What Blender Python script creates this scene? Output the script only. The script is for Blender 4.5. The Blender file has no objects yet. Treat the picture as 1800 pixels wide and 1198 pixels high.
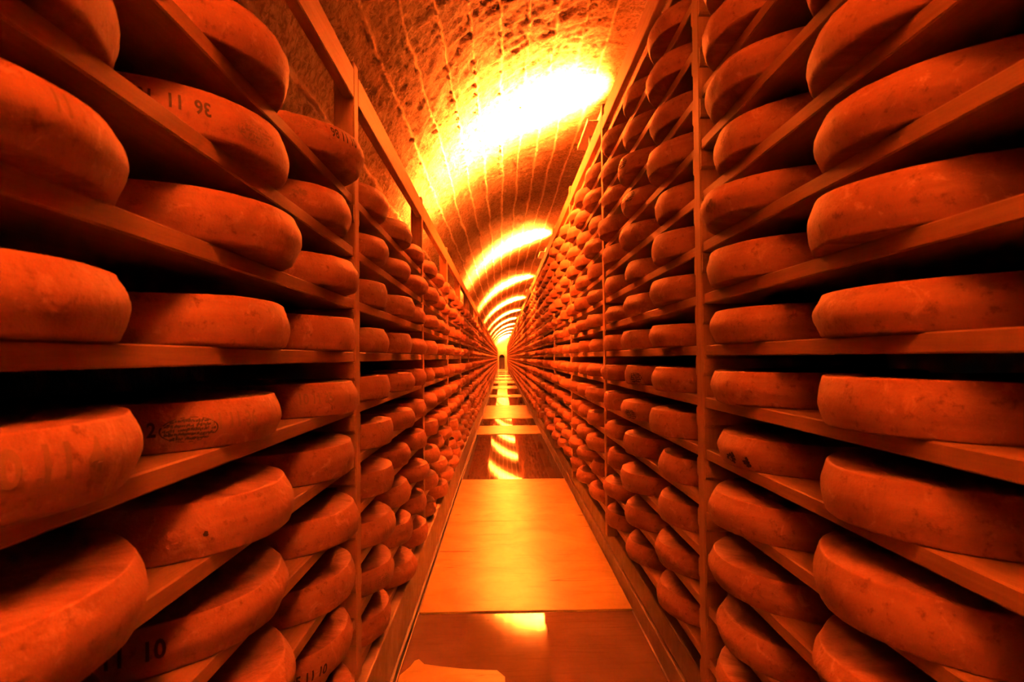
import bpy, bmesh, math, random
import numpy as np
from mathutils import Matrix, Vector

random.seed(7)
RNG = np.random.default_rng(7)
scene = bpy.context.scene
C = scene.collection

# ------------------------------------------------------------------ camera
EYE = 1.6
F_PX = 1050.0
cam_d = bpy.data.cameras.new('camera')
cam_d.sensor_width = 36.0
cam_d.lens = 36.0 * F_PX / 1800.0
cam_d.clip_start = 0.02
cam_d.clip_end = 200
cam = bpy.data.objects.new('camera', cam_d)
C.objects.link(cam)
PITCH, YAW, ROLL = 14.0 / F_PX, 18.0 / F_PX, 0.010
cam_d.shift_y = 15.0 / 1800.0
M = Matrix.Rotation(-YAW, 4, 'Z') @ Matrix.Rotation(math.pi / 2 + PITCH, 4, 'X') @ Matrix.Rotation(-ROLL, 4, 'Z')
M.translation = Vector((0, 0, EYE))
cam.matrix_world = M
cam_d.dof.use_dof = True
cam_d.dof.focus_distance = 3.0
cam_d.dof.aperture_fstop = 5.6
scene.camera = cam

# ------------------------------------------------------------------ world: closed cellar, no daylight
w = bpy.data.worlds.new('world')
scene.world = w
w.use_nodes = True
w.node_tree.nodes['Background'].inputs[0].default_value = (0, 0, 0, 1)
w.node_tree.nodes['Background'].inputs[1].default_value = 0.0

vs = scene.view_settings
vs.view_transform = 'Standard'
vs.look = 'None'
vs.gamma = 1.0
vs.use_curve_mapping = False
vs.exposure = 0.0
cy = scene.cycles
cy.max_bounces = 9
cy.diffuse_bounces = 7
cy.glossy_bounces = 4
cy.sample_clamp_indirect = 50.0
cy.use_denoising = True
cy.caustics_reflective = False
cy.caustics_refractive = False

# lamps: sodium uplights standing on the right-hand rack, every 7.6 m
LAMP_Y = [-1.1 + 7.6 * i for i in range(11)] + [80.3, 84.9]  # last one is an extra lamp, added to brighten the far end wall
LAMP_X, LAMP_Z = 0.965, EYE + 2.48
LAMP_COLOR = (1.0, 0.165, 0.017)
LAMP_POWER = 205000.0

# ------------------------------------------------------------------ layout (metres, x right, y into the cave, z up)
LEFT = dict(name='left', sx=-1, front=0.600, post0=0.41, bay=2.09, lev0=EYE + 0.029, pitch=0.2166, kmin=-6, kmax=3,
            overhang=0.072, inner=0.680, shift=0.0, R=0.322, h=0.110, beam=(EYE + 1.075, EYE + 1.20), base=0.285, depth=0.61, top=EYE + 1.235)
RIGHT = dict(name='right', sx=1, front=0.770, post0=0.151, bay=2.166, lev0=EYE + 0.0395, pitch=0.1985, kmin=-6, kmax=7,
             overhang=0.072, inner=0.685, shift=0.03, R=0.322, h=0.106, beam=(EYE + 1.705, EYE + 1.865), base=0.26, depth=0.70, top=EYE + 1.90)
NBAYS = 41
POST_W, POST_D = 0.072, 0.085
SHELF_T = 0.040
END_Y = 86.0
START_Y = -7.0
VX, VZ, VR = 1.41, EYE + 0.29, 2.67


# ------------------------------------------------------------------ helpers
def link(name, me, parent=None, mat=None):
    o = bpy.data.objects.new(name, me)
    C.objects.link(o)
    if parent is not None:
        o.parent = parent
    if mat is not None and me is not None and not me.materials:
        me.materials.append(mat)
    return o


def tag(o, label=None, cat=None, group=None, kind=None):
    if label: o['label'] = label
    if cat: o['category'] = cat
    if group: o['group'] = group
    if kind: o['kind'] = kind
    return o


def mesh_from(name, verts, faces, smooth=False):
    me = bpy.data.meshes.new(name)
    me.from_pydata([tuple(v) for v in verts], [], [tuple(f) for f in faces])
    if smooth:
        me.polygons.foreach_set('use_smooth', [True] * len(me.polygons))
    me.update()
    return me


def box_bm(bm, x0, x1, y0, y1, z0, z1, bevel=0.0, seg=1):
    r = bmesh.ops.create_cube(bm, size=1.0)
    vv = r['verts']
    for v in vv:
        v.co = Vector(((x0 + x1) / 2 + v.co.x * (x1 - x0), (y0 + y1) / 2 + v.co.y * (y1 - y0), (z0 + z1) / 2 + v.co.z * (z1 - z0)))
    if bevel > 0:
        ee = list({e for v in vv for e in v.link_edges})
        bmesh.ops.bevel(bm, geom=ee, offset=bevel, segments=seg, affect='EDGES', profile=0.5)


def box_mesh(name, *a, bevel=0.0, seg=1):
    bm = bmesh.new()
    box_bm(bm, *a, bevel=bevel, seg=seg)
    me = bpy.data.meshes.new(name)
    bm.to_mesh(me)
    bm.free()
    return me


def bm_mesh(name, bm):
    me = bpy.data.meshes.new(name)
    bm.to_mesh(me)
    bm.free()
    return me


def _hash(ix, iy, seed):
    n = (ix.astype(np.int64) * 374761393 + iy.astype(np.int64) * 668265263 + seed * 144665) & 0x7fffffff
    n = ((n ^ (n >> 13)) * 1274126177) & 0x7fffffff
    return ((n ^ (n >> 16)) & 0xffff) / 65535.0


def vnoise(x, y, seed=0):
    ix = np.floor(x); iy = np.floor(y)
    fx = x - ix; fy = y - iy
    fx = fx * fx * (3 - 2 * fx); fy = fy * fy * (3 - 2 * fy)
    a = _hash(ix, iy, seed); b = _hash(ix + 1, iy, seed)
    c = _hash(ix, iy + 1, seed); d = _hash(ix + 1, iy + 1, seed)
    return (a + (b - a) * fx) * (1 - fy) + (c + (d - c) * fx) * fy - 0.5


def fbm(x, y, seed=0, octv=4, gain=0.5):
    s = 0; amp = 1.0
    for i in range(octv):
        s = s + amp * vnoise(x, y, seed + i * 17)
        x = x * 2.03 + 5.1; y = y * 2.03 + 1.7; amp *= gain
    return s


# ------------------------------------------------------------------ materials
class NT:
    def __init__(self, name):
        self.m = bpy.data.materials.new(name)
        self.m.use_nodes = True
        self.t = self.m.node_tree
        self.b = self.t.nodes['Principled BSDF']

    def n(self, typ, **kw):
        nd = self.t.nodes.new(typ)
        for k, v in kw.items():
            if k.startswith('i_'):
                nd.inputs[k[2:].replace('_', ' ')].default_value = v
            else:
                setattr(nd, k, v)
        return nd

    def l(self, a, b):
        self.t.links.new(a, b)

    def coord(self, scale=(1, 1, 1), kind='Object', loc_random=False):
        tc = self.n('ShaderNodeTexCoord')
        mp = self.n('ShaderNodeMapping')
        mp.inputs['Scale'].default_value = scale
        self.l(tc.outputs[kind], mp.inputs['Vector'])
        if loc_random:
            oi = self.n('ShaderNodeObjectInfo')
            mu = self.n('ShaderNodeVectorMath', operation='SCALE')
            cb = self.n('ShaderNodeCombineXYZ')
            self.l(oi.outputs['Random'], cb.inputs[0]); self.l(oi.outputs['Random'], cb.inputs[1]); self.l(oi.outputs['Random'], cb.inputs[2])
            self.l(cb.outputs[0], mu.inputs[0]); mu.inputs['Scale'].default_value = 37.0
            self.l(mu.outputs[0], mp.inputs['Location'])
        return mp.outputs[0]

    def noise(self, vec, scale, detail=4, rough=0.55, dist=0.0):
        nd = self.n('ShaderNodeTexNoise')
        nd.inputs['Scale'].default_value = scale
        nd.inputs['Detail'].default_value = detail
        nd.inputs['Roughness'].default_value = rough
        nd.inputs['Distortion'].default_value = dist
        if vec is not None:
            self.l(vec, nd.inputs['Vector'])
        return nd.outputs['Fac']

    def ramp(self, fac, stops):
        r = self.n('ShaderNodeValToRGB')
        el = r.color_ramp.elements
        while len(el) < len(stops):
            el.new(0.5)
        for e, (p, c) in zip(el, stops):
            e.position = p
            e.color = (*c, 1) if len(c) == 3 else c
        self.l(fac, r.inputs[0])
        return r.outputs[0]

    def mix(self, fac, a, b, mode='MIX'):
        m = self.n('ShaderNodeMix', data_type='RGBA', blend_type=mode)
        for s, v in ((0, fac), (6, a), (7, b)):
            if isinstance(v, (int, float)):
                m.inputs[s].default_value = v
            elif isinstance(v, tuple):
                m.inputs[s].default_value = (*v, 1)
            else:
                self.l(v, m.inputs[s])
        return m.outputs[2]

    def bump(self, h, strength=0.3, dist=0.01, normal=None):
        b = self.n('ShaderNodeBump')
        b.inputs['Strength'].default_value = strength
        b.inputs['Distance'].default_value = dist
        self.l(h, b.inputs['Height'])
        if normal is not None:
            self.l(normal, b.inputs['Normal'])
        return b.outputs[0]

    def out(self, col=None, rough=None, normal=None, spec=None):
        for nm, v in (('Base Color', col), ('Roughness', rough), ('Normal', normal), ('Specular IOR Level', spec)):
            if v is None: continue
            if isinstance(v, (int, float)):
                self.b.inputs[nm].default_value = v
            elif isinstance(v, tuple):
                self.b.inputs[nm].default_value = (*v, 1)
            else:
                self.l(v, self.b.inputs[nm])
        return self.m


def mat_wood(name, c0, c1, axis='y', rough=0.6):
    k = NT(name)
    sc = {'y': (14, 1.0, 14), 'z': (14, 14, 1.0)}[axis]
    v = k.coord(sc, loc_random=True)
    g = k.noise(v, 2.2, 5, 0.6, 0.8)
    g2 = k.noise(v, 9.0, 3, 0.6)
    col = k.ramp(g, [(0.3, c0), (0.62, c1)])
    col = k.mix(0.35, col, k.ramp(g2, [(0.35, c0), (0.6, c1)]))
    v2 = k.coord((1, 1, 1), loc_random=True)
    st = k.noise(v2, 3.0, 4, 0.6)
    col = k.mix(k.ramp(st, [(0.5, (0, 0, 0)), (0.75, (0.5, 0.5, 0.5))]), col, (c0[0] * 0.6, c0[1] * 0.55, c0[2] * 0.5))
    # knots
    vo = k.n('ShaderNodeTexVoronoi')
    vo.inputs['Scale'].default_value = 1.0
    vk = k.coord((3, 1.6, 3) if axis == 'y' else (3, 3, 1.6), loc_random=True)
    k.l(vk, vo.inputs['Vector'])
    kn = k.ramp(vo.outputs['Distance'], [(0.02, (1, 1, 1)), (0.06, (0, 0, 0))])
    col = k.mix(kn, col, (0.16, 0.07, 0.03))
    return k.out(col, rough, k.bump(g2, 0.12, 0.002), 0.3)


M_SHELF = mat_wood('spruce_shelf', (0.269, 0.139, 0.067), (0.363, 0.204, 0.111))
M_POST = mat_wood('spruce_upright', (0.285, 0.147, 0.074), (0.373, 0.212, 0.118), 'z')


def mat_rind(name):
    k = NT(name)
    v = k.coord((1, 1, 1), loc_random=True)
    ob = k.coord((1, 1, 1))
    n1 = k.noise(v, 7.0, 6, 0.65, 0.4)
    n2 = k.noise(v, 38.0, 5, 0.7)
    vs_ = k.coord((0.950, 0.631, 8.151), loc_random=True)
    n3 = k.noise(vs_, 6.0, 4, 0.6)
    oi = k.n('ShaderNodeObjectInfo')
    base = k.ramp(oi.outputs['Random'], [(0.0, (0.256, 0.105, 0.053)), (0.5, (0.304, 0.132, 0.072)), (1.0, (0.271, 0.113, 0.063))])
    col = k.mix(k.ramp(n1, [(0.36, (0, 0, 0)), (0.66, (0.75, 0.75, 0.75))]), base, (0.190, 0.069, 0.036))
    col = k.mix(k.ramp(n3, [(0.45, (0, 0, 0)), (0.8, (0.5, 0.5, 0.5))]), col, (0.333, 0.158, 0.094))
    # pale bloom patches and dark pits
    n4 = k.noise(v, 13.0, 6, 0.75, 0.9)
    col = k.mix(k.ramp(n4, [(0.56, (0, 0, 0)), (0.66, (0.75, 0.75, 0.75))]), col, (0.371, 0.190, 0.125))
    col = k.mix(k.ramp(n2, [(0.56, (0, 0, 0)), (0.70, (0.7, 0.7, 0.7))]), col, (0.104, 0.035, 0.017))
    # flat faces: brushed, browner rind
    ge = k.n('ShaderNodeNewGeometry')
    vt = k.n('ShaderNodeVectorTransform', vector_type='NORMAL', convert_from='WORLD', convert_to='OBJECT')
    k.l(ge.outputs['True Normal'], vt.inputs[0])
    sx = k.n('ShaderNodeSeparateXYZ'); k.l(vt.outputs[0], sx.inputs[0])
    ab = k.n('ShaderNodeMath', operation='ABSOLUTE'); k.l(sx.outputs[2], ab.inputs[0])
    fm = k.ramp(ab.outputs[0], [(0.75, (0, 0, 0)), (0.96, (1, 1, 1))])
    vf = k.coord((1.426, 2.842, 0.941), loc_random=True)
    n5 = k.noise(vf, 3.0, 6, 0.75, 0.6)
    fcol = k.ramp(n5, [(0.35, (0.124, 0.044, 0.023)), (0.55, (0.219, 0.088, 0.048)), (0.70, (0.304, 0.145, 0.091))])
    col = k.mix(fm, col, fcol)
    h = k.mix(0.5, n2, n1)
    b1 = k.bump(h, 0.6, 0.009)
    n6 = k.noise(v, 160.0, 3, 0.7)
    b2 = k.bump(n6, 0.3, 0.0025, b1)
    return k.out(col, 0.62, b2, 0.28)


M_RIND = mat_rind('cheese_rind')
M_INK = NT('stamp_ink').out((0.035, 0.020, 0.014), 0.7, None, 0.2)
M_INK2 = NT('faded_stamp_ink').out((0.20, 0.105, 0.06), 0.7, None, 0.2)


def mat_vault():
    k = NT('shuttered_concrete')
    v = k.coord((1, 1, 1))
    va = k.coord((1.344, 3.226, 1.344))
    n1 = k.noise(va, 6.0, 7, 0.68, 1.2)
    n2 = k.noise(v, 26.0, 6, 0.7, 0.6)
    n3 = k.noise(v, 1.3, 4, 0.6)
    col = k.ramp(n1, [(0.3, (0.296, 0.222, 0.155)), (0.5, (0.484, 0.383, 0.282)), (0.7, (0.645, 0.538, 0.417))])
    col = k.mix(k.ramp(n3, [(0.4, (0, 0, 0)), (0.7, (0.5, 0.5, 0.5))]), col, (0.363, 0.282, 0.202))
    col = k.mix(k.ramp(n2, [(0.40, (0.75, 0.75, 0.75)), (0.55, (0, 0, 0))]), col, (0.168, 0.123, 0.084))
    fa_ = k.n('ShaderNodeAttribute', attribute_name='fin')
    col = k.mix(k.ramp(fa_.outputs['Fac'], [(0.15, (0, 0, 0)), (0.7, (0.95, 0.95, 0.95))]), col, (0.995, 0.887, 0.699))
    b1 = k.bump(n1, 1.0, 0.08)
    b2 = k.bump(n2, 1.0, 0.03, b1)
    return k.out(col, 0.85, b2, 0.2)


M_VAULT = mat_vault()


def mat_floor(name, c0, c1, r0, r1, bs=0.15, streak=0.5):
    k = NT(name)
    v = k.coord((1, 1, 1), loc_random=False)
    n1 = k.noise(v, 1.6, 5, 0.6, 0.4)
    n2 = k.noise(v, 9.0, 5, 0.6)
    n3 = k.noise(v, 60.0, 4, 0.6)
    vl = k.coord((2.0, 22.0, 2.0))
    n4 = k.noise(vl, 1.5, 4, 0.65, 0.5)
    col = k.ramp(n1, [(0.32, c0), (0.65, c1)])
    col = k.mix(k.ramp(n4, [(0.5, (0, 0, 0)), (0.8, (streak, streak, streak))]), col, (c0[0] * 0.75, c0[1] * 0.7, c0[2] * 0.65))
    rr = k.ramp(n2, [(0.3, (r0, r0, r0)), (0.7, (r1, r1, r1))])
    b = k.bump(k.mix(0.25, n2, n3), bs, 0.004)
    return k.out(col, rr, b, 0.5)


M_CONCRETE = mat_floor('cellar_concrete', (0.124, 0.083, 0.053), (0.198, 0.138, 0.086), 0.45, 0.7, 0.4)
M_WET = mat_floor('wet_slab', (0.089, 0.051, 0.026), (0.127, 0.076, 0.040), 0.015, 0.045, 0.035)


def mat_board():
    k = NT('dry_floor_board')
    v = k.coord((1, 1, 1))
    n1 = k.noise(v, 2.2, 5, 0.6, 0.6)
    vl = k.coord((1.2, 7.0, 1.0))
    n2 = k.noise(vl, 2.0, 5, 0.6, 0.8)
    col = k.ramp(n1, [(0.30, (0.34, 0.245, 0.066)), (0.68, (0.45, 0.35, 0.10))])
    col = k.mix(k.ramp(n2, [(0.56, (0, 0, 0)), (0.74, (0.45, 0.45, 0.45))]), col, (0.25, 0.165, 0.045))
    vo = k.coord((0.9, 9.0, 1.0))
    n3 = k.noise(vo, 1.7, 3, 0.5, 1.5)
    col = k.mix(k.ramp(n3, [(0.69, (0, 0, 0)), (0.74, (0.7, 0.7, 0.7))]), col, (0.16, 0.09, 0.03))
    return k.out(col, 0.27, None, 0.45)


M_DRY = mat_board()
M_METAL = NT('lamp_housing').out((0.07, 0.065, 0.06), 0.45, None, 0.5)
M_DOOR = NT('dark_door').out((0.05, 0.035, 0.025), 0.6, None, 0.3)
M_WALL = mat_floor('end_wall_plaster', (0.62, 0.55, 0.46), (0.75, 0.68, 0.58), 0.7, 0.9, 0.4)


# ------------------------------------------------------------------ vault and shell
def build_vault():
    arc0 = VR * math.pi
    sw = 0.262
    offs = np.array([-0.13, -0.098, -0.066, -0.036, -0.016, -0.006, 0.0, 0.006, 0.016, 0.036, 0.066, 0.098])
    s_list = []
    nb = int(arc0 / sw)
    for i in range(nb + 1):
        for o in offs:
            s = i * sw + o + 0.11
            if 0.0 < s < arc0:
                s_list.append(s)
    s_fine = np.array(sorted(s_list))
    cut = arc0 * 0.545
    S = s_fine[s_fine < cut]
    S = np.concatenate([[-VZ, -VZ * 0.66, -VZ * 0.33, -0.12, 0.0], S])
    Y = np.concatenate([np.arange(START_Y, 3.6, 0.25), np.arange(3.6, 10.5, 0.03), np.arange(10.5, 20.0, 0.08),
                        np.arange(20.0, 36.0, 0.25), np.arange(36, END_Y + 0.5, 0.7)])
    SS, YY = np.meshgrid(S, Y)
    board = np.round((SS - 0.11) / sw)
    # wobbling casting fins where the shuttering boards met
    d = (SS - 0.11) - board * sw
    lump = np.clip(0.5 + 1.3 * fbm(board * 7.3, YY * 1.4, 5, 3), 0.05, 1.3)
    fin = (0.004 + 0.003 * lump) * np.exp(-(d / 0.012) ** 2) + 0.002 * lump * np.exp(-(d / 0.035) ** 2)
    bseg = np.floor((SS - 0.11) / sw + 0.0)
    plank = (_hash(bseg, np.floor(YY / 3.7 + bseg * 0.37), 3) - 0.5) * 0.006
    rough = np.clip(0.030 * fbm(SS * 8.0 + YY * 5.0, YY * 13.0, 11, 4, 0.75), -0.009, 0.020) + 0.008 * fbm(SS * 4.0 + YY * 1.5, YY * 3.6, 23, 3, 0.55) + 0.04 * fbm(SS * 0.8, YY * 0.7, 31, 2)
    on_arc = (SS > -0.2)
    inw = np.where(on_arc, fin + plank + rough, 0.2 * rough)      # inwards displacement
    wob = 0.034 * fbm(board * 3.1, YY * 1.1, 41, 3) * on_arc * np.clip(1 - (2 * np.abs(d) / sw) ** 2, 0, 1)
    Sw = SS + wob
    a = np.clip(Sw, 0, arc0) / VR
    X = VX - (VR - inw) * np.cos(a)
    Z = VZ + (VR - inw) * np.sin(a)
    left = SS <= 0
    X = np.where(left, VX - VR + inw, X); Z = np.where(left, VZ + SS, Z)
    right = SS >= arc0
    X = np.where(right, VX + VR - inw, X); Z = np.where(right, VZ - (SS - arc0), Z)
    ny, ns = X.shape
    verts = np.stack([X.ravel(), YY.ravel(), Z.ravel()], 1)
    idx = np.arange(ny * ns).reshape(ny, ns)
    q = np.stack([idx[:-1, :-1], idx[:-1, 1:], idx[1:, 1:], idx[1:, :-1]], -1).reshape(-1, 4)
    me = bpy.data.meshes.new('vault')
    me.vertices.add(len(verts)); me.vertices.foreach_set('co', verts.ravel())
    me.loops.add(q.size); me.loops.foreach_set('vertex_index', q.ravel())
    me.polygons.add(len(q)); me.polygons.foreach_set('loop_start', np.arange(0, q.size, 4))
    me.polygons.foreach_set('loop_total', np.full(len(q), 4))
    me.polygons.foreach_set('use_smooth', np.ones(len(q), dtype=bool))
    me.update(); me.validate()
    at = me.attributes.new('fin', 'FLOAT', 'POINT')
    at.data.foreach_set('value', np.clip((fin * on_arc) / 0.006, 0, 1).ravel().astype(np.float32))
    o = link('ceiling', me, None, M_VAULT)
    tag(o, 'rough barrel vault of board-marked concrete with long casting ridges', None, None, 'structure')


build_vault()

floor = link('floor', box_mesh('floor', VX - VR - 0.3, 1.95, START_Y, END_Y, -0.2, -0.012), None, M_CONCRETE)
tag(floor, 'concrete cellar floor under the walkway boards', None, None, 'structure')
WX0, WX1 = -0.535, 0.806
plates = [(-7.0, -1.0, 'd'), (-1.0, 3.775, 'w'), (3.775, 5.84, 'd'), (5.84, 7.85, 'd'), (7.85, 12.5, 'w'), (12.5, 14.0, 'd'), (14.0, 15.7, 'w'), (15.7, 19.9, 'd')]
y = 19.9
i = 0
while y < END_Y - 1:
    L = [4.2, 1.6, 5.0, 3.0, 3.6][i % 5]
    plates.append((y, min(y + L, END_Y), 'wd'[i % 2])); y += L; i += 1
for y0, y1, t in plates:
    dx = 0.004 * random.uniform(-1, 1)
    zt = 0.0 if t == 'w' else 0.010
    me = box_mesh('floor_slab', WX0 + dx, WX1 + dx, y0 + 0.003, y1 - 0.003, -0.012, zt, bevel=0.003)
    p = link('floor_slab' if t == 'w' else 'floor_board', me, floor, M_WET if t == 'w' else M_DRY)
# broken corner of a dry sheet lying in the foreground
pts = [(-0.53, 1.6), (-0.005, 1.6), (0.0, 2.82), (-0.04, 2.88), (-0.10, 2.885), (-0.22, 2.90), (-0.33, 2.925), (-0.42, 2.95), (-0.455, 3.0), (-0.475, 2.985), (-0.49, 2.93), (-0.53, 2.85)]
n = len(pts)
pts = [(a, b * 1.066) for a, b in pts]
me = mesh_from('loose_sheet', [(a, b, 0.0) for a, b in pts] + [(a, b, 0.007) for a, b in pts],
               [tuple(range(n, 2 * n))] + [(j, (j + 1) % n, (j + 1) % n + n, j + n) for j in range(n)])
link('floor_board', me, floor, M_DRY)

# kerbs the racks stand on
bm = bmesh.new()
box_bm(bm, -1.34, -0.562, START_Y, END_Y, -0.02, LEFT['base'], 0.008, 2)
kl = tag(link('baseboard_left', bm_mesh('kerb', bm), None, M_CONCRETE), 'low concrete kerb under the left rack', None, None, 'structure')
bm = bmesh.new()
box_bm(bm, -0.562, -0.546, START_Y, END_Y, -0.012, 0.03, 0.002)
link('edge_strip', bm_mesh('edge_strip', bm), kl, M_METAL)
bm = bmesh.new()
box_bm(bm, 0.818, 1.62, START_Y, END_Y, -0.02, 0.105, 0.006, 2)
box_bm(bm, 0.850, 1.62, START_Y, END_Y, 0.095, 0.125, 0.0)
box_bm(bm, 0.826, 1.62, START_Y, END_Y, 0.120, RIGHT['base'], 0.008, 2)
kr = tag(link('baseboard_right', bm_mesh('kerb', bm), None, M_CONCRETE), 'stepped concrete kerb under the right rack', None, None, 'structure')


wr = link('light_block_right', box_mesh('light_block_right', 1.62, 1.9, START_Y, END_Y, -0.1, VZ + VR + 0.15), None, M_WALL)  # unseen partition, added to keep bounce light out of the right rack's gaps
tag(wr, 'added unseen partition blocking light behind the right rack', None, None, 'structure')


# end walls
def end_wall(name, y, door):
    xs0, xs1 = VX - VR - 0.2, 1.95
    bm = bmesh.new()
    if not door:
        box_bm(bm, xs0, xs1, y - 0.3, y, -0.1, VZ + VR + 0.2)
        return tag(link(name, bm_mesh(name, bm), None, M_WALL), 'plain cellar wall closing the aisle behind the viewer', None, None, 'structure')
    dw, dh = 0.42, 1.62
    box_bm(bm, xs0, -dw, y, y + 0.35, -0.1, VZ + VR + 0.2)
    box_bm(bm, dw, xs1, y, y + 0.35, -0.1, VZ + VR + 0.2)
    nseg = 14
    prev = None
    for j in range(nseg):
        a0 = math.pi * j / nseg; a1 = math.pi * (j + 1) / nseg
        p = [(-dw * math.cos(a0), dh + dw * math.sin(a0)), (-dw * math.cos(a1), dh + dw * math.sin(a1))]
        vs_ = []
        for yy in (y, y + 0.35):
            vs_.append([bm.verts.new((p[0][0], yy, p[0][1])), bm.verts.new((p[1][0], yy, p[1][1])),
                        bm.verts.new((p[1][0], yy, VZ + VR + 0.2)), bm.verts.new((p[0][0], yy, VZ + VR + 0.2))])
        bm.faces.new(vs_[0]); bm.faces.new(vs_[1][::-1])
        bm.faces.new((vs_[0][0], vs_[1][0], vs_[1][1], vs_[0][1]))
    return tag(link(name, bm_mesh(name, bm), None, M_WALL), 'far end wall of the cellar with an arched doorway', None, None, 'structure')


end_wall('wall_far', END_Y, True)
end_wall('wall_near', START_Y, False)
bm = bmesh.new()
box_bm(bm, -0.46, 0.46, END_Y + 1.2, END_Y + 1.26, 0.0, 2.1)
box_bm(bm, -0.50, -0.43, END_Y + 0.35, END_Y + 1.2, 0.0, 2.1)
box_bm(bm, 0.43, 0.50, END_Y + 0.35, END_Y + 1.2, 0.0, 2.1)
box_bm(bm, -0.50, 0.50, END_Y + 0.35, END_Y + 1.2, 2.06, 2.12)
tag(link('door_1', bm_mesh('door_recess', bm), None, M_DOOR), 'dark arched passage at the far end of the aisle', None, None, 'structure')


# ------------------------------------------------------------------ racks
def upright_mesh(S, z0, z1):
    # square post, one for the front of each bay line, local origin on its foot centre
    return box_mesh('upright', -POST_D / 2, POST_D / 2, -POST_W / 2, POST_W / 2, 0, z1 - z0, bevel=0.005)


def cleat_mesh(S):
    # bearer nailed to the side of the post: rounded lower edge, slim; local x runs backwards
    prof = [(0.0, 0.0), (0.009, 0.004), (0.014, 0.012), (0.014, 0.066), (0.010, 0.074), (0.0, 0.078)]
    L = S['depth'] - 0.03
    vs_ = [(0.002, p[0], p[1]) for p in prof] + [(L, p[0], p[1]) for p in prof]
    n_ = len(prof)
    fs = [tuple(range(n_)), tuple(range(2 * n_ - 1, n_ - 1, -1))] + [(j, j + n_, (j + 1) % n_ + n_, (j + 1) % n_) for j in range(n_)]
    me = mesh_from('cleat', vs_, fs)
    return me


NEAR_BAYS = 12
CLEAT_BAYS = 5


def shelf_levels(S):
    return [S['lev0'] + k * S['pitch'] for k in range(S['kmin'], S['kmax'] + 1)]


def add_box_arrays(V, Fc, x0, x1, y0, y1, z0, z1):
    b = len(V)
    V += [(x0, y0, z0), (x1, y0, z0), (x1, y1, z0), (x0, y1, z0), (x0, y0, z1), (x1, y0, z1), (x1, y1, z1), (x0, y1, z1)]
    for f in ((0, 3, 2, 1), (4, 5, 6, 7), (0, 1, 5, 4), (1, 2, 6, 5), (2, 3, 7, 6), (3, 0, 4, 7)):
        Fc.append(tuple(b + q for q in f))


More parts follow.
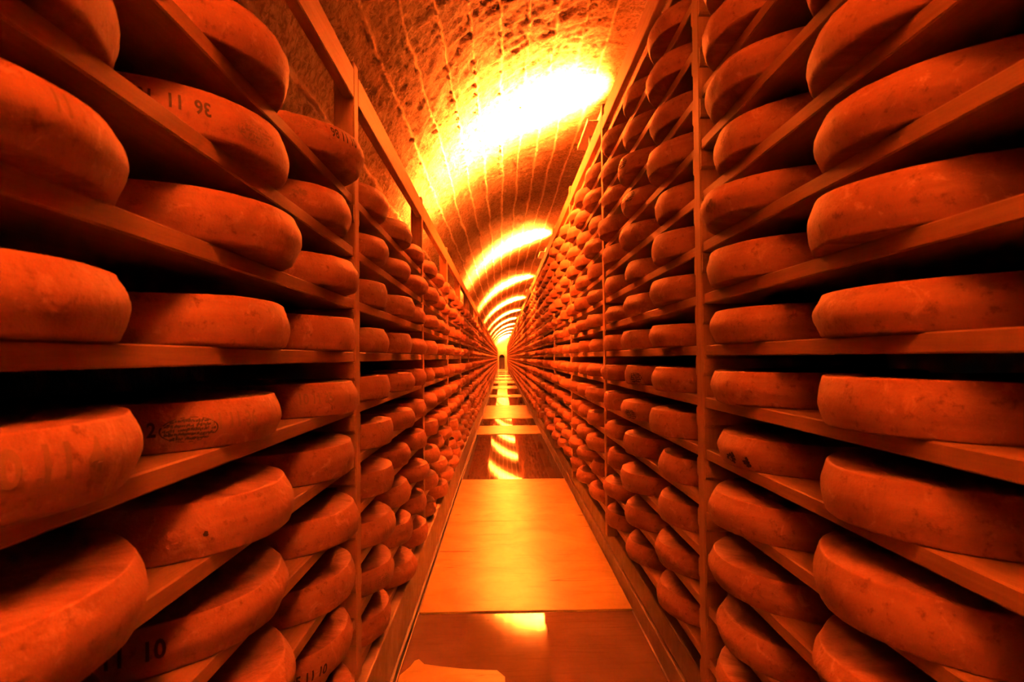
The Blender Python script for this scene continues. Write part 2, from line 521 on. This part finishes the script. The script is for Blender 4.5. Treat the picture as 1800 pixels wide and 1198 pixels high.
def build_rack(S, label):
    sx = S['sx']
    root = bpy.data.objects.new('cheese_rack', None)
    C.objects.link(root)
    root.location = (sx * S['front'], 0, S['base'])
    tag(root, label, 'rack', 'cheese racks along the aisle')
    o0 = Vector((sx * S['front'], 0, S['base']))

    def part(name, me, loc, parent=root, mat=None, flip=False):
        o = link(name, me, parent, mat)
        o.location = Vector(loc) - (o0 if parent is root else Vector((0, 0, 0)))
        return o
    me_up = upright_mesh(S, S['base'], S['top'])
    me_up2 = upright_mesh(S, S['base'], S['beam'][0])
    me_cl = cleat_mesh(S); me_cl.materials.append(M_SHELF)
    slen = S['bay'] - POST_W - 0.006
    variants = []
    for q in range(5):
        bm = bmesh.new()
        x0, x1 = (0.006, S['depth'])
        if sx < 0: x0, x1 = -x1, -x0
        box_bm(bm, x0, x1, -slen / 2, slen / 2, -SHELF_T, 0, 0.0035, 1)
        me = bm_mesh('shelf', bm); me.materials.append(M_SHELF)
        variants.append(me)
    me_shelf = variants[0]
    bh = S['beam']
    xb = (0.0, 0.042) if sx > 0 else (-0.042, 0.0)
    bm = bmesh.new()
    L2 = S['bay'] / 2 - POST_W / 2 - 0.001
    if sx > 0:
        box_bm(bm, xb[0], xb[1], -L2, L2, bh[0], bh[0] + 0.095, 0.004)
        box_bm(bm, xb[0] + 0.012, xb[1], -L2, L2, bh[0] + 0.096, bh[1], 0.004)
    else:
        box_bm(bm, xb[0], xb[1], -L2, L2, bh[0], bh[1], 0.004)
    me_beam = bm_mesh('top_rail', bm); me_beam.materials.append(M_SHELF)
    levels = shelf_levels(S)
    V, Fc = [], []
    for n_ in range(-3, NBAYS + 1):
        yp = S['post0'] + n_ * S['bay']
        if yp > END_Y - 0.3: break
        near = 0 <= n_ <= NEAR_BAYS
        xc = sx * (S['front'] + POST_D / 2)
        xr = sx * (S['front'] + S['depth'] - 0.03)
        if near:
            up = part('upright', me_up, (xc, yp, S['base']), mat=M_POST)
            part('upright', me_up2, (xr, yp, S['base']), mat=M_POST)
            if n_ <= CLEAT_BAYS and n_ >= 0:
                for z in levels:
                    for sd in (-1, 1):
                        c = link('cleat', me_cl, up)
                        if sd < 0: c.scale = (sx, -1, 1)
                        else: c.scale = (sx, 1, 1)
                        c.location = (-sx * POST_D / 2, sd * POST_W / 2, z - SHELF_T - 0.0785 - S['base'])
        else:
            add_box_arrays(V, Fc, xc - POST_D / 2, xc + POST_D / 2, yp - POST_W / 2, yp + POST_W / 2, S['base'], S['top'])
        if not (near and 0 <= n_ <= CLEAT_BAYS):
            for z in levels:
                xa, xb_ = sorted((sx * (S['front'] + 0.002), sx * (S['front'] + S['depth'] - 0.03)))
                for sd in (-1, 1):
                    ya, yb = sorted((yp + sd * POST_W / 2, yp + sd * (POST_W / 2 + 0.014)))
                    add_box_arrays(V, Fc, xa, xb_, ya, yb, z - SHELF_T - 0.078, z - SHELF_T - 0.0005)
        if yp + S['bay'] > END_Y - 0.3: continue
        ym = yp + S['bay'] / 2
        lv = levels + ([levels[-1] + S['pitch']] if sx > 0 else [])
        if near and n_ < NEAR_BAYS:
            for z in lv:
                part('shelf', me_shelf, (sx * S['front'] + sx * random.uniform(0, 0.006), ym, z))
            part('top_rail', me_beam, (sx * S['front'], ym, 0))
        else:
            for z in lv:
                xa, xb_ = sorted((sx * (S['front'] + 0.006), sx * (S['front'] + S['depth'])))
                add_box_arrays(V, Fc, xa, xb_, ym - slen / 2, ym + slen / 2, z - SHELF_T, z)
            xa, xb_ = sorted((sx * S['front'], sx * (S['front'] + 0.042)))
            add_box_arrays(V, Fc, xa, xb_, ym - L2, ym + L2, bh[0], bh[1])
    far = link('far_shelving', mesh_from('far_shelving', [Vector(v) - o0 for v in V], Fc), root, M_SHELF)
    far['kind'] = 'stuff'
    return root


build_rack(LEFT, 'lower spruce cheese rack with ten shelves along the left of the aisle')
build_rack(RIGHT, 'taller spruce cheese rack with fourteen loaded shelves along the right of the aisle')


# ------------------------------------------------------------------ cheese wheels
def rim_profile(R, h, slant, bulge, et, eb):
    # (r, z) from the bottom centre outwards and up to the top centre
    pts = [(R * 0.55, 0.0), (R * 0.86, 0.0)]
    rb = R - (0.012 if slant > 0 else 0.004)
    for j in range(6):                       # lower edge
        a = -math.pi / 2 + (math.pi / 2 - 0.15) * j / 5
        pts.append((rb - eb + eb * math.cos(a), eb + eb * math.sin(a)))
    z0, z1 = eb, h - et
    for j in range(1, 8):
        t = j / 8
        pts.append((rb - slant * t + bulge * math.sin(math.pi * t), z0 + (z1 - z0) * t))
    rt = rb - slant
    for j in range(6):
        a = 0.15 + (math.pi / 2 - 0.15) * j / 5
        pts.append((rt - et + et * math.cos(a), h - et + et * math.sin(a)))
    pts += [(R * 0.84, h - 0.001), (R * 0.5, h - 0.004)]
    return pts


def wheel_mesh(R, h, seg, seed, slant=0.006, bulge=0.010, et=0.014, eb=0.02, rough=1.0):
    pr = rim_profile(R, h, slant, bulge, et, eb)
    rr = np.array([p[0] for p in pr]); zz = np.array([p[1] for p in pr])
    m = len(pr)
    a = np.linspace(0, 2 * math.pi, seg, endpoint=False)
    A, I = np.meshgrid(a, np.arange(m))
    Rr = rr[:, None] * np.ones_like(A); Zz = zz[:, None] * np.ones_like(A)
    ca, sa = np.cos(A), np.sin(A)
    w1 = vnoise(2.1 * ca + 9, 2.1 * sa + 3.3, seed) * 0.012 * rough
    w2 = vnoise(9 * ca + Zz * 40, 9 * sa + Zz * 23, seed + 5) * 0.0045 * rough
    Rr = Rr + (w1 + w2) * (Rr > R * 0.8)
    tz = vnoise(1.3 * ca, 1.3 * sa, seed + 9) * 0.006 * rough
    top = np.clip(Zz / h, 0, 1)
    fl = vnoise(Rr * ca * 22, Rr * sa * 22, seed + 3) * 0.004 * rough
    Zz = Zz + top * (tz + fl * (Rr < R * 0.9))
    verts = np.stack([(Rr * ca).ravel(), (Rr * sa).ravel(), Zz.ravel()], 1).tolist()
    faces = []
    for i_ in range(m - 1):
        b0 = i_ * seg; b1 = b0 + seg
        for j in range(seg):
            k_ = (j + 1) % seg
            faces.append((b0 + j, b0 + k_, b1 + k_, b1 + j))
    nb = len(verts)
    verts += [(0, 0, 0.0), (0, 0, h - 0.006)]
    for j in range(seg):
        k_ = (j + 1) % seg
        faces.append((nb, k_, j))
        faces.append((nb + 1, (m - 1) * seg + j, (m - 1) * seg + k_))
    me = mesh_from('round_cheese', verts, faces, True)
    me.materials.append(M_RIND)
    return me, pr


VAR = []
for q in range(12):
    kw = dict(slant=random.choice([0.0, 0.004, 0.008, 0.014]), bulge=random.uniform(0.008, 0.016),
              et=random.uniform(0.005, 0.012), eb=random.uniform(0.008, 0.018))
    VAR.append((kw, 100 + q * 31))
WM = {}


def get_wheel(side, q):
    key = (side, q)
    if key not in WM:
        S = LEFT if side == 'left' else RIGHT
        kw, sd = VAR[q]
        hh = S['h'] * (0.94 + 0.012 * q)
        WM[key] = wheel_mesh(S['R'] * (0.985 + 0.003 * (q % 5)), hh, 72, sd, **kw)
    return WM[key]


ORD = ['first', 'second', 'third', 'fourth', 'fifth', 'sixth', 'seventh', 'eighth', 'ninth', 'tenth', 'eleventh', 'twelfth', 'thirteenth', 'fourteenth', 'fifteenth', 'sixteenth']
slots = []
for S in (LEFT, RIGHT):
    for n_ in range(-3, NBAYS):
        yp = S['post0'] + n_ * S['bay']
        if yp + S['bay'] > END_Y - 0.3: break
        ym = yp + S['bay'] / 2
        for k in range(S['kmin'], S['kmax'] + 1):
            for i in range(3):
                oh = S['overhang'] + random.uniform(-0.022, 0.022)
                xc = S['sx'] * (S['front'] - oh + S['R'])
                yc = ym + S['shift'] + (i - 1) * S['inner'] + random.uniform(-0.012, 0.012)
                z = S['lev0'] + k * S['pitch']
                xf = S['sx'] * (S['front'] - oh)
                px = 882 + F_PX * xf / max(yc + 0.1, 0.05); py = 628 - F_PX * (z + 0.05 - EYE) / max(yc + 0.1, 0.05)
                seen = yc > 0.3 and -180 < px < 1980 and -60 < py < 1260
                slots.append(dict(S=S, bay=n_, k=k, i=i, pos=(xc, yc, z), seen=seen, q=random.randrange(12), rz=random.uniform(0, 2 * math.pi)))
vis = sorted([s for s in slots if s['seen']], key=lambda s: s['pos'][1])
chosen = vis[:300]
chosen_ids = {id(s) for s in chosen}
W = {}
POSN = ['near', 'middle', 'far']
for s in chosen:
    S = s['S']
    me, pr = get_wheel(S['name'], s['q'])
    o = link('round_cheese', me)
    o.location = s['pos']
    o.rotation_euler = (0, 0, s['rz'])
    lab = 'cheese wheel on %s rack, %s shelf from floor, %s bay, %s wheel of three' % (
        S['name'], ORD[s['k'] - S['kmin']], ORD[s['bay']], POSN[s['i']])
    tag(o, lab, 'cheese wheel', 'cheese wheels on the racks')
    s['obj'] = o; s['pr'] = pr
    W[(S['name'], s['bay'], s['k'], s['i'])] = s

# the rest of the wheels, down the cave
me_a, _ = wheel_mesh(0.322, 0.108, 22, 5, rough=0.7)
va = np.array([v.co[:] for v in me_a.vertices]); fa = [tuple(p.vertices) for p in me_a.polygons]
ft = [f for f in fa if len(f) == 3]; fq = np.array([f for f in fa if len(f) == 4]); ft = np.array(ft)
rest = [s for s in slots if id(s) not in chosen_ids]
VV, QQ, TT = [], [], []
for j, s in enumerate(rest):
    c, sn = math.cos(s['rz']), math.sin(s['rz'])
    zs = 0.92 + 0.012 * s['q']
    v = np.stack([va[:, 0] * c - va[:, 1] * sn + s['pos'][0], va[:, 0] * sn + va[:, 1] * c + s['pos'][1], va[:, 2] * zs + s['pos'][2]], 1)
    VV.append(v); QQ.append(fq + j * len(va)); TT.append(ft + j * len(va))
VV = np.concatenate(VV); QQ = np.concatenate(QQ); TT = np.concatenate(TT)
me = bpy.data.meshes.new('far_wheels')
me.vertices.add(len(VV)); me.vertices.foreach_set('co', VV.ravel())
nl = QQ.size + TT.size
me.loops.add(nl); me.loops.foreach_set('vertex_index', np.concatenate([QQ.ravel(), TT.ravel()]))
me.polygons.add(len(QQ) + len(TT))
me.polygons.foreach_set('loop_start', np.concatenate([np.arange(0, QQ.size, 4), QQ.size + np.arange(0, TT.size, 3)]))
me.polygons.foreach_set('loop_total', np.concatenate([np.full(len(QQ), 4), np.full(len(TT), 3)]))
me.polygons.foreach_set('use_smooth', np.ones(len(QQ) + len(TT), dtype=bool))
me.update(); me.validate()
tag(link('round_cheeses_beyond', me, None, M_RIND), 'countless small cheese wheels filling both racks into the distance', 'cheese wheels', None, 'stuff')
bpy.data.meshes.remove(me_a)


# ------------------------------------------------------------------ ink stamps on the rims
def rim_radius(pr, seed, phi, z):
    zz = [p[1] for p in pr[2:-2]]; rr = [p[0] for p in pr[2:-2]]
    r = np.interp(z, zz, rr)
    ca, sa = np.cos(phi), np.sin(phi)
    return r + vnoise(2.1 * ca + 9, 2.1 * sa + 3.3, seed) * 0.012 + vnoise(9 * ca + z * 40, 9 * sa + z * 23, seed + 5) * 0.0045


def wrap(me, s_, phi_deg, z0, R):
    """bend a flat mesh (x along the rim, y up) onto the rim of a wheel"""
    kw, sd = VAR[s_['q']]
    n_ = len(me.vertices)
    co = np.empty(n_ * 3); me.vertices.foreach_get('co', co); co = co.reshape(-1, 3)
    phi = math.radians(phi_deg) - s_['rz'] + co[:, 0] / R
    z = z0 + co[:, 1]
    r = rim_radius(s_['pr'], sd, phi, z) + 0.0016
    out = np.stack([r * np.cos(phi), r * np.sin(phi), z], 1)
    me.vertices.foreach_set('co', out.ravel()); me.update()


def text_flat(txt, size, flip=False):
    cu = bpy.data.curves.new('stamp_text', 'FONT')
    cu.body = txt; cu.size = size; cu.align_x = 'CENTER'; cu.align_y = 'CENTER'
    cu.resolution_u = 3; cu.offset = size * 0.028
    tmp = bpy.data.objects.new('stamp_text', cu)
    C.objects.link(tmp)
    dg = bpy.context.evaluated_depsgraph_get()
    me = bpy.data.meshes.new_from_object(tmp.evaluated_get(dg))
    bpy.data.objects.remove(tmp); bpy.data.curves.remove(cu)
    me.materials.clear()
    if flip:
        me.transform(Matrix.Rotation(math.pi, 4, 'Z'))
    # condensed lettering
    me.transform(Matrix.Diagonal((0.82, 1, 1, 1)))
    bm = bmesh.new(); bm.from_mesh(me)
    for _ in range(4):
        bmesh.ops.triangulate(bm, faces=bm.faces[:])
        ee = [e for e in bm.edges if e.calc_length() > 0.006]
        if not ee: break
        bmesh.ops.subdivide_edges(bm, edges=ee, cuts=1)
    bmesh.ops.triangulate(bm, faces=bm.faces[:])
    bm.to_mesh(me); bm.free()
    return me


def oval_flat(wd, ht, seed, dens=0.75):
    rnd = random.Random(seed)
    V, Fc = [], []
    n_ = 40
    for j in range(n_):
        a = 2 * math.pi * j / n_
        for q in (1.0, 0.94):
            V.append((wd / 2 * q * math.cos(a), ht / 2 * q * math.sin(a), 0))
    for j in range(n_):
        if rnd.random() < 0.8:
            k_ = (j + 1) % n_
            Fc.append((2 * j, 2 * k_, 2 * k_ + 1, 2 * j + 1))
    rows = 5
    for r_ in range(rows):
        yc = (r_ - (rows - 1) / 2) * ht / (rows + 0.8)
        half = wd / 2 * 0.90 * math.sqrt(max(0, 1 - (2 * yc / ht) ** 2))
        x = -half
        while x < half:
            w_ = rnd.uniform(0.002, 0.006)
            if rnd.random() < dens:
                hh = ht * rnd.uniform(0.04, 0.078); oy = rnd.uniform(-0.03, 0.03) * ht
                b = len(V)
                V += [(x, yc - hh + oy, 0), (min(x + w_, half), yc - hh * rnd.uniform(0.4, 1) + oy, 0), (min(x + w_, half), yc + hh + oy, 0), (x, yc + hh * rnd.uniform(0.4, 1) + oy, 0)]
                Fc.append((b, b + 1, b + 2, b + 3))
            x += w_ * rnd.uniform(0.8, 1.3)
    return mesh_from('oval_stamp', V, Fc)


def smudge_flat(wd, ht, seed, n_=26):
    rnd = random.Random(seed)
    V, Fc = [], []
    for j in range(n_):
        a = rnd.uniform(0, 2 * math.pi); q = math.sqrt(rnd.random())
        cx, cy_ = wd / 2 * q * math.cos(a), ht / 2 * q * math.sin(a)
        rr = rnd.uniform(0.0025, 0.006)
        b = len(V); m_ = 7
        for t in range(m_):
            aa = 2 * math.pi * t / m_
            rq = rr * rnd.uniform(0.5, 1.2)
            V.append((cx + rq * 1.3 * math.cos(aa), cy_ + rq * math.sin(aa), 0))
        Fc.append(tuple(range(b, b + m_)))
    return mesh_from('ink_smudge', V, Fc)


def stamp(key, name, me, phi, z, mat, label):
    s_ = W.get(key)
    if s_ is None: return
    wrap(me, s_, phi, z, 0.322)
    o = link(name, me, s_['obj'], mat)
    o['label'] = label


DATE, OVAL = 'stamped_date', 'oval_stamp'
stamp(('left', 0, 2, 1), DATE, text_flat('36  11  10', 0.043, True), -52.0, 0.060, M_INK, 'black date stamped upside down')
stamp(('left', 0, 2, 1), OVAL, oval_flat(0.12, 0.050, 1, 0.6), -18.0, 0.046, M_INK2, 'faded oval maker stamp')
stamp(('left', 0, 3, 2), DATE, text_flat('98 11 10', 0.045), -21.5, 0.070, M_INK, 'black stamped date')
stamp(('left', 0, 3, 2), OVAL, oval_flat(0.09, 0.038, 2, 0.4), -50.0, 0.072, M_INK2, 'faded oval stamp')
stamp(('left', 0, -1, 1), 'stamped_numeral', text_flat('2', 0.040), -55.0, 0.050, M_INK, 'black numeral two')
stamp(('left', 0, -1, 1), OVAL, oval_flat(0.118, 0.052, 3, 0.92), -42.3, 0.047, M_INK, 'dark oval maker stamp')
stamp(('left', 0, -1, 1), 'stamped_seal', oval_flat(0.06, 0.040, 4, 0.6), -62.5, 0.052, M_INK2, 'faded round seal')
stamp(('left', 0, -1, 1), DATE, text_flat('11 11 36', 0.046), -24.0, 0.057, M_INK2, 'faded stamped date')
stamp(('left', 0, -1, 2), DATE, text_flat('10 11 35', 0.046), -40.0, 0.060, M_INK2, 'faded stamped date')
stamp(('left', 0, -3, 1), DATE, text_flat('35  11  10', 0.050), -66.5, 0.060, M_INK, 'black stamped date')
stamp(('left', 0, -5, 2), DATE, text_flat('35 11 10', 0.046), -40.0, 0.050, M_INK, 'black stamped date')
stamp(('left', 0, -1, 0), DATE, text_flat('10 11 4', 0.062), -12.5, 0.066, M_INK2, 'faded stamped date')
stamp(('left', 0, -4, 0), 'ink_smudge', smudge_flat(0.05, 0.035, 5, 30), -4.8, 0.052, M_INK2, 'smeared ink mark')
stamp(('left', 0, 1, 0), DATE, text_flat('11', 0.045), -6.0, 0.075, M_INK2, 'faded stamped strokes')
stamp(('left', 0, 2, 2), 'ink_smudge', smudge_flat(0.06, 0.014, 15, 22), -46.0, 0.070, M_INK2, 'dark scuffed line')
stamp(('left', 0, -2, 1), 'ink_smudge', smudge_flat(0.004, 0.004, 6, 3), -42.7, 0.052, M_INK, 'small dark pit')
stamp(('right', 0, -2, 2), 'ink_smudge', smudge_flat(0.045, 0.036, 7, 34), -170, 0.034, M_INK, 'dark smeared seal')
stamp(('right', 0, -2, 2), 'ink_smudge', smudge_flat(0.030, 0.030, 8, 22), -157, 0.029, M_INK, 'dark smeared seal')
stamp(('right', 0, 2, 2), 'ink_smudge', smudge_flat(0.060, 0.044, 9, 40), -171, 0.040, M_INK2, 'smeared dark seal')
stamp(('right', 0, 3, 2), 'ink_smudge', smudge_flat(0.040, 0.036, 10, 26), -174, 0.062, M_INK2, 'smeared dark seal')
for key, phi, z, sd in ((('right', 1, -1, 1), -156.6, 0.040, 11), (('right', 1, -2, 1), -159, 0.035, 12), (('right', 1, 4, 1), -161, 0.060, 13), (('right', 1, 5, 1), -167, 0.062, 14)):
    stamp(key, OVAL, oval_flat(0.105, 0.058, sd, 0.95), phi, z, M_INK, 'dark oval maker stamp')
stamp(('left', 1, -2, 1), DATE, text_flat('35 11 10', 0.046), -18, 0.050, M_INK2, 'faded stamped date')
stamp(('left', 1, -5, 0), OVAL, oval_flat(0.11, 0.055, 21, 0.7), -25, 0.050, M_INK2, 'faded oval stamp')
stamp(('left', 1, -4, 0), DATE, text_flat('11 10', 0.046), -16, 0.050, M_INK2, 'faded stamped date')

# ------------------------------------------------------------------ lamps
def build_lamp(y, idx):
    root = bpy.data.objects.new('uplight', None)
    C.objects.link(root)
    root.location = (LAMP_X, y, LAMP_Z)
    where = ('the one just behind the viewer' if idx == 0 else ORD[idx - 1] + ' one ahead down the aisle')  # also words the extra lamp added for the end wall
    tag(root, 'slim dark uplight above the right rack, %s' % where, 'lamp', 'uplights on the right rack')
    L = 0.42
    bm = bmesh.new()     # open trough: floor, aisle-side skirt below the beam, back and two end plates
    box_bm(bm, -0.055, 0.085, -L, L, -0.075, -0.055, 0.003)
    box_bm(bm, -0.062, -0.054, -L, L, -0.075, -0.035, 0.002)
    box_bm(bm, 0.078, 0.088, -L, L, -0.075, 0.05, 0.002)
    link('housing', bm_mesh('housing', bm), root, M_METAL)
    bm = bmesh.new()
    box_bm(bm, -0.02, 0.02, -0.02, 0.02, 3.48 - LAMP_Z, -0.07, 0.003)
    box_bm(bm, -0.05, 0.05, -0.05, 0.05, 3.47 - LAMP_Z, 3.48 - LAMP_Z, 0.002)
    o = link('stand', bm_mesh('stand', bm), root, M_METAL)
    o.location = (0.03, 0, 0)
    base_power = LAMP_POWER * (0.42 if idx == 0 else 1.0)
    # the reflector's main fan across the vault, and the weaker spill either side of it
    for name, power, depth_scale in (('lamp_beam', base_power, 0.52), ('lamp_spill', base_power * 0.07, 1.5)):
        ld = bpy.data.lights.new(name, 'SPOT')
        ld.energy = power
        ld.color = LAMP_COLOR
        ld.shadow_soft_size = 0.10
        ld.spot_size = math.radians(156)
        ld.spot_blend = 1.0
        lo = bpy.data.objects.new(name, ld)
        C.objects.link(lo)
        lo.parent = root
        # aim: local -Z points left and up; local X lies along the cave (narrow), local Y across (wide)
        ang = math.radians(138)
        d = Vector((math.cos(ang), 0, math.sin(ang)))
        zax = -d
        xax = Vector((0, 1, 0))
        yax = zax.cross(xax)
        R3 = Matrix((xax, yax, zax)).transposed().to_4x4()
        lo.matrix_local = R3 @ Matrix.Diagonal((depth_scale, 1.0, 1.0, 1.0))


for idx, y in enumerate(LAMP_Y):
    if y < END_Y - 0.5:
        build_lamp(y, idx)
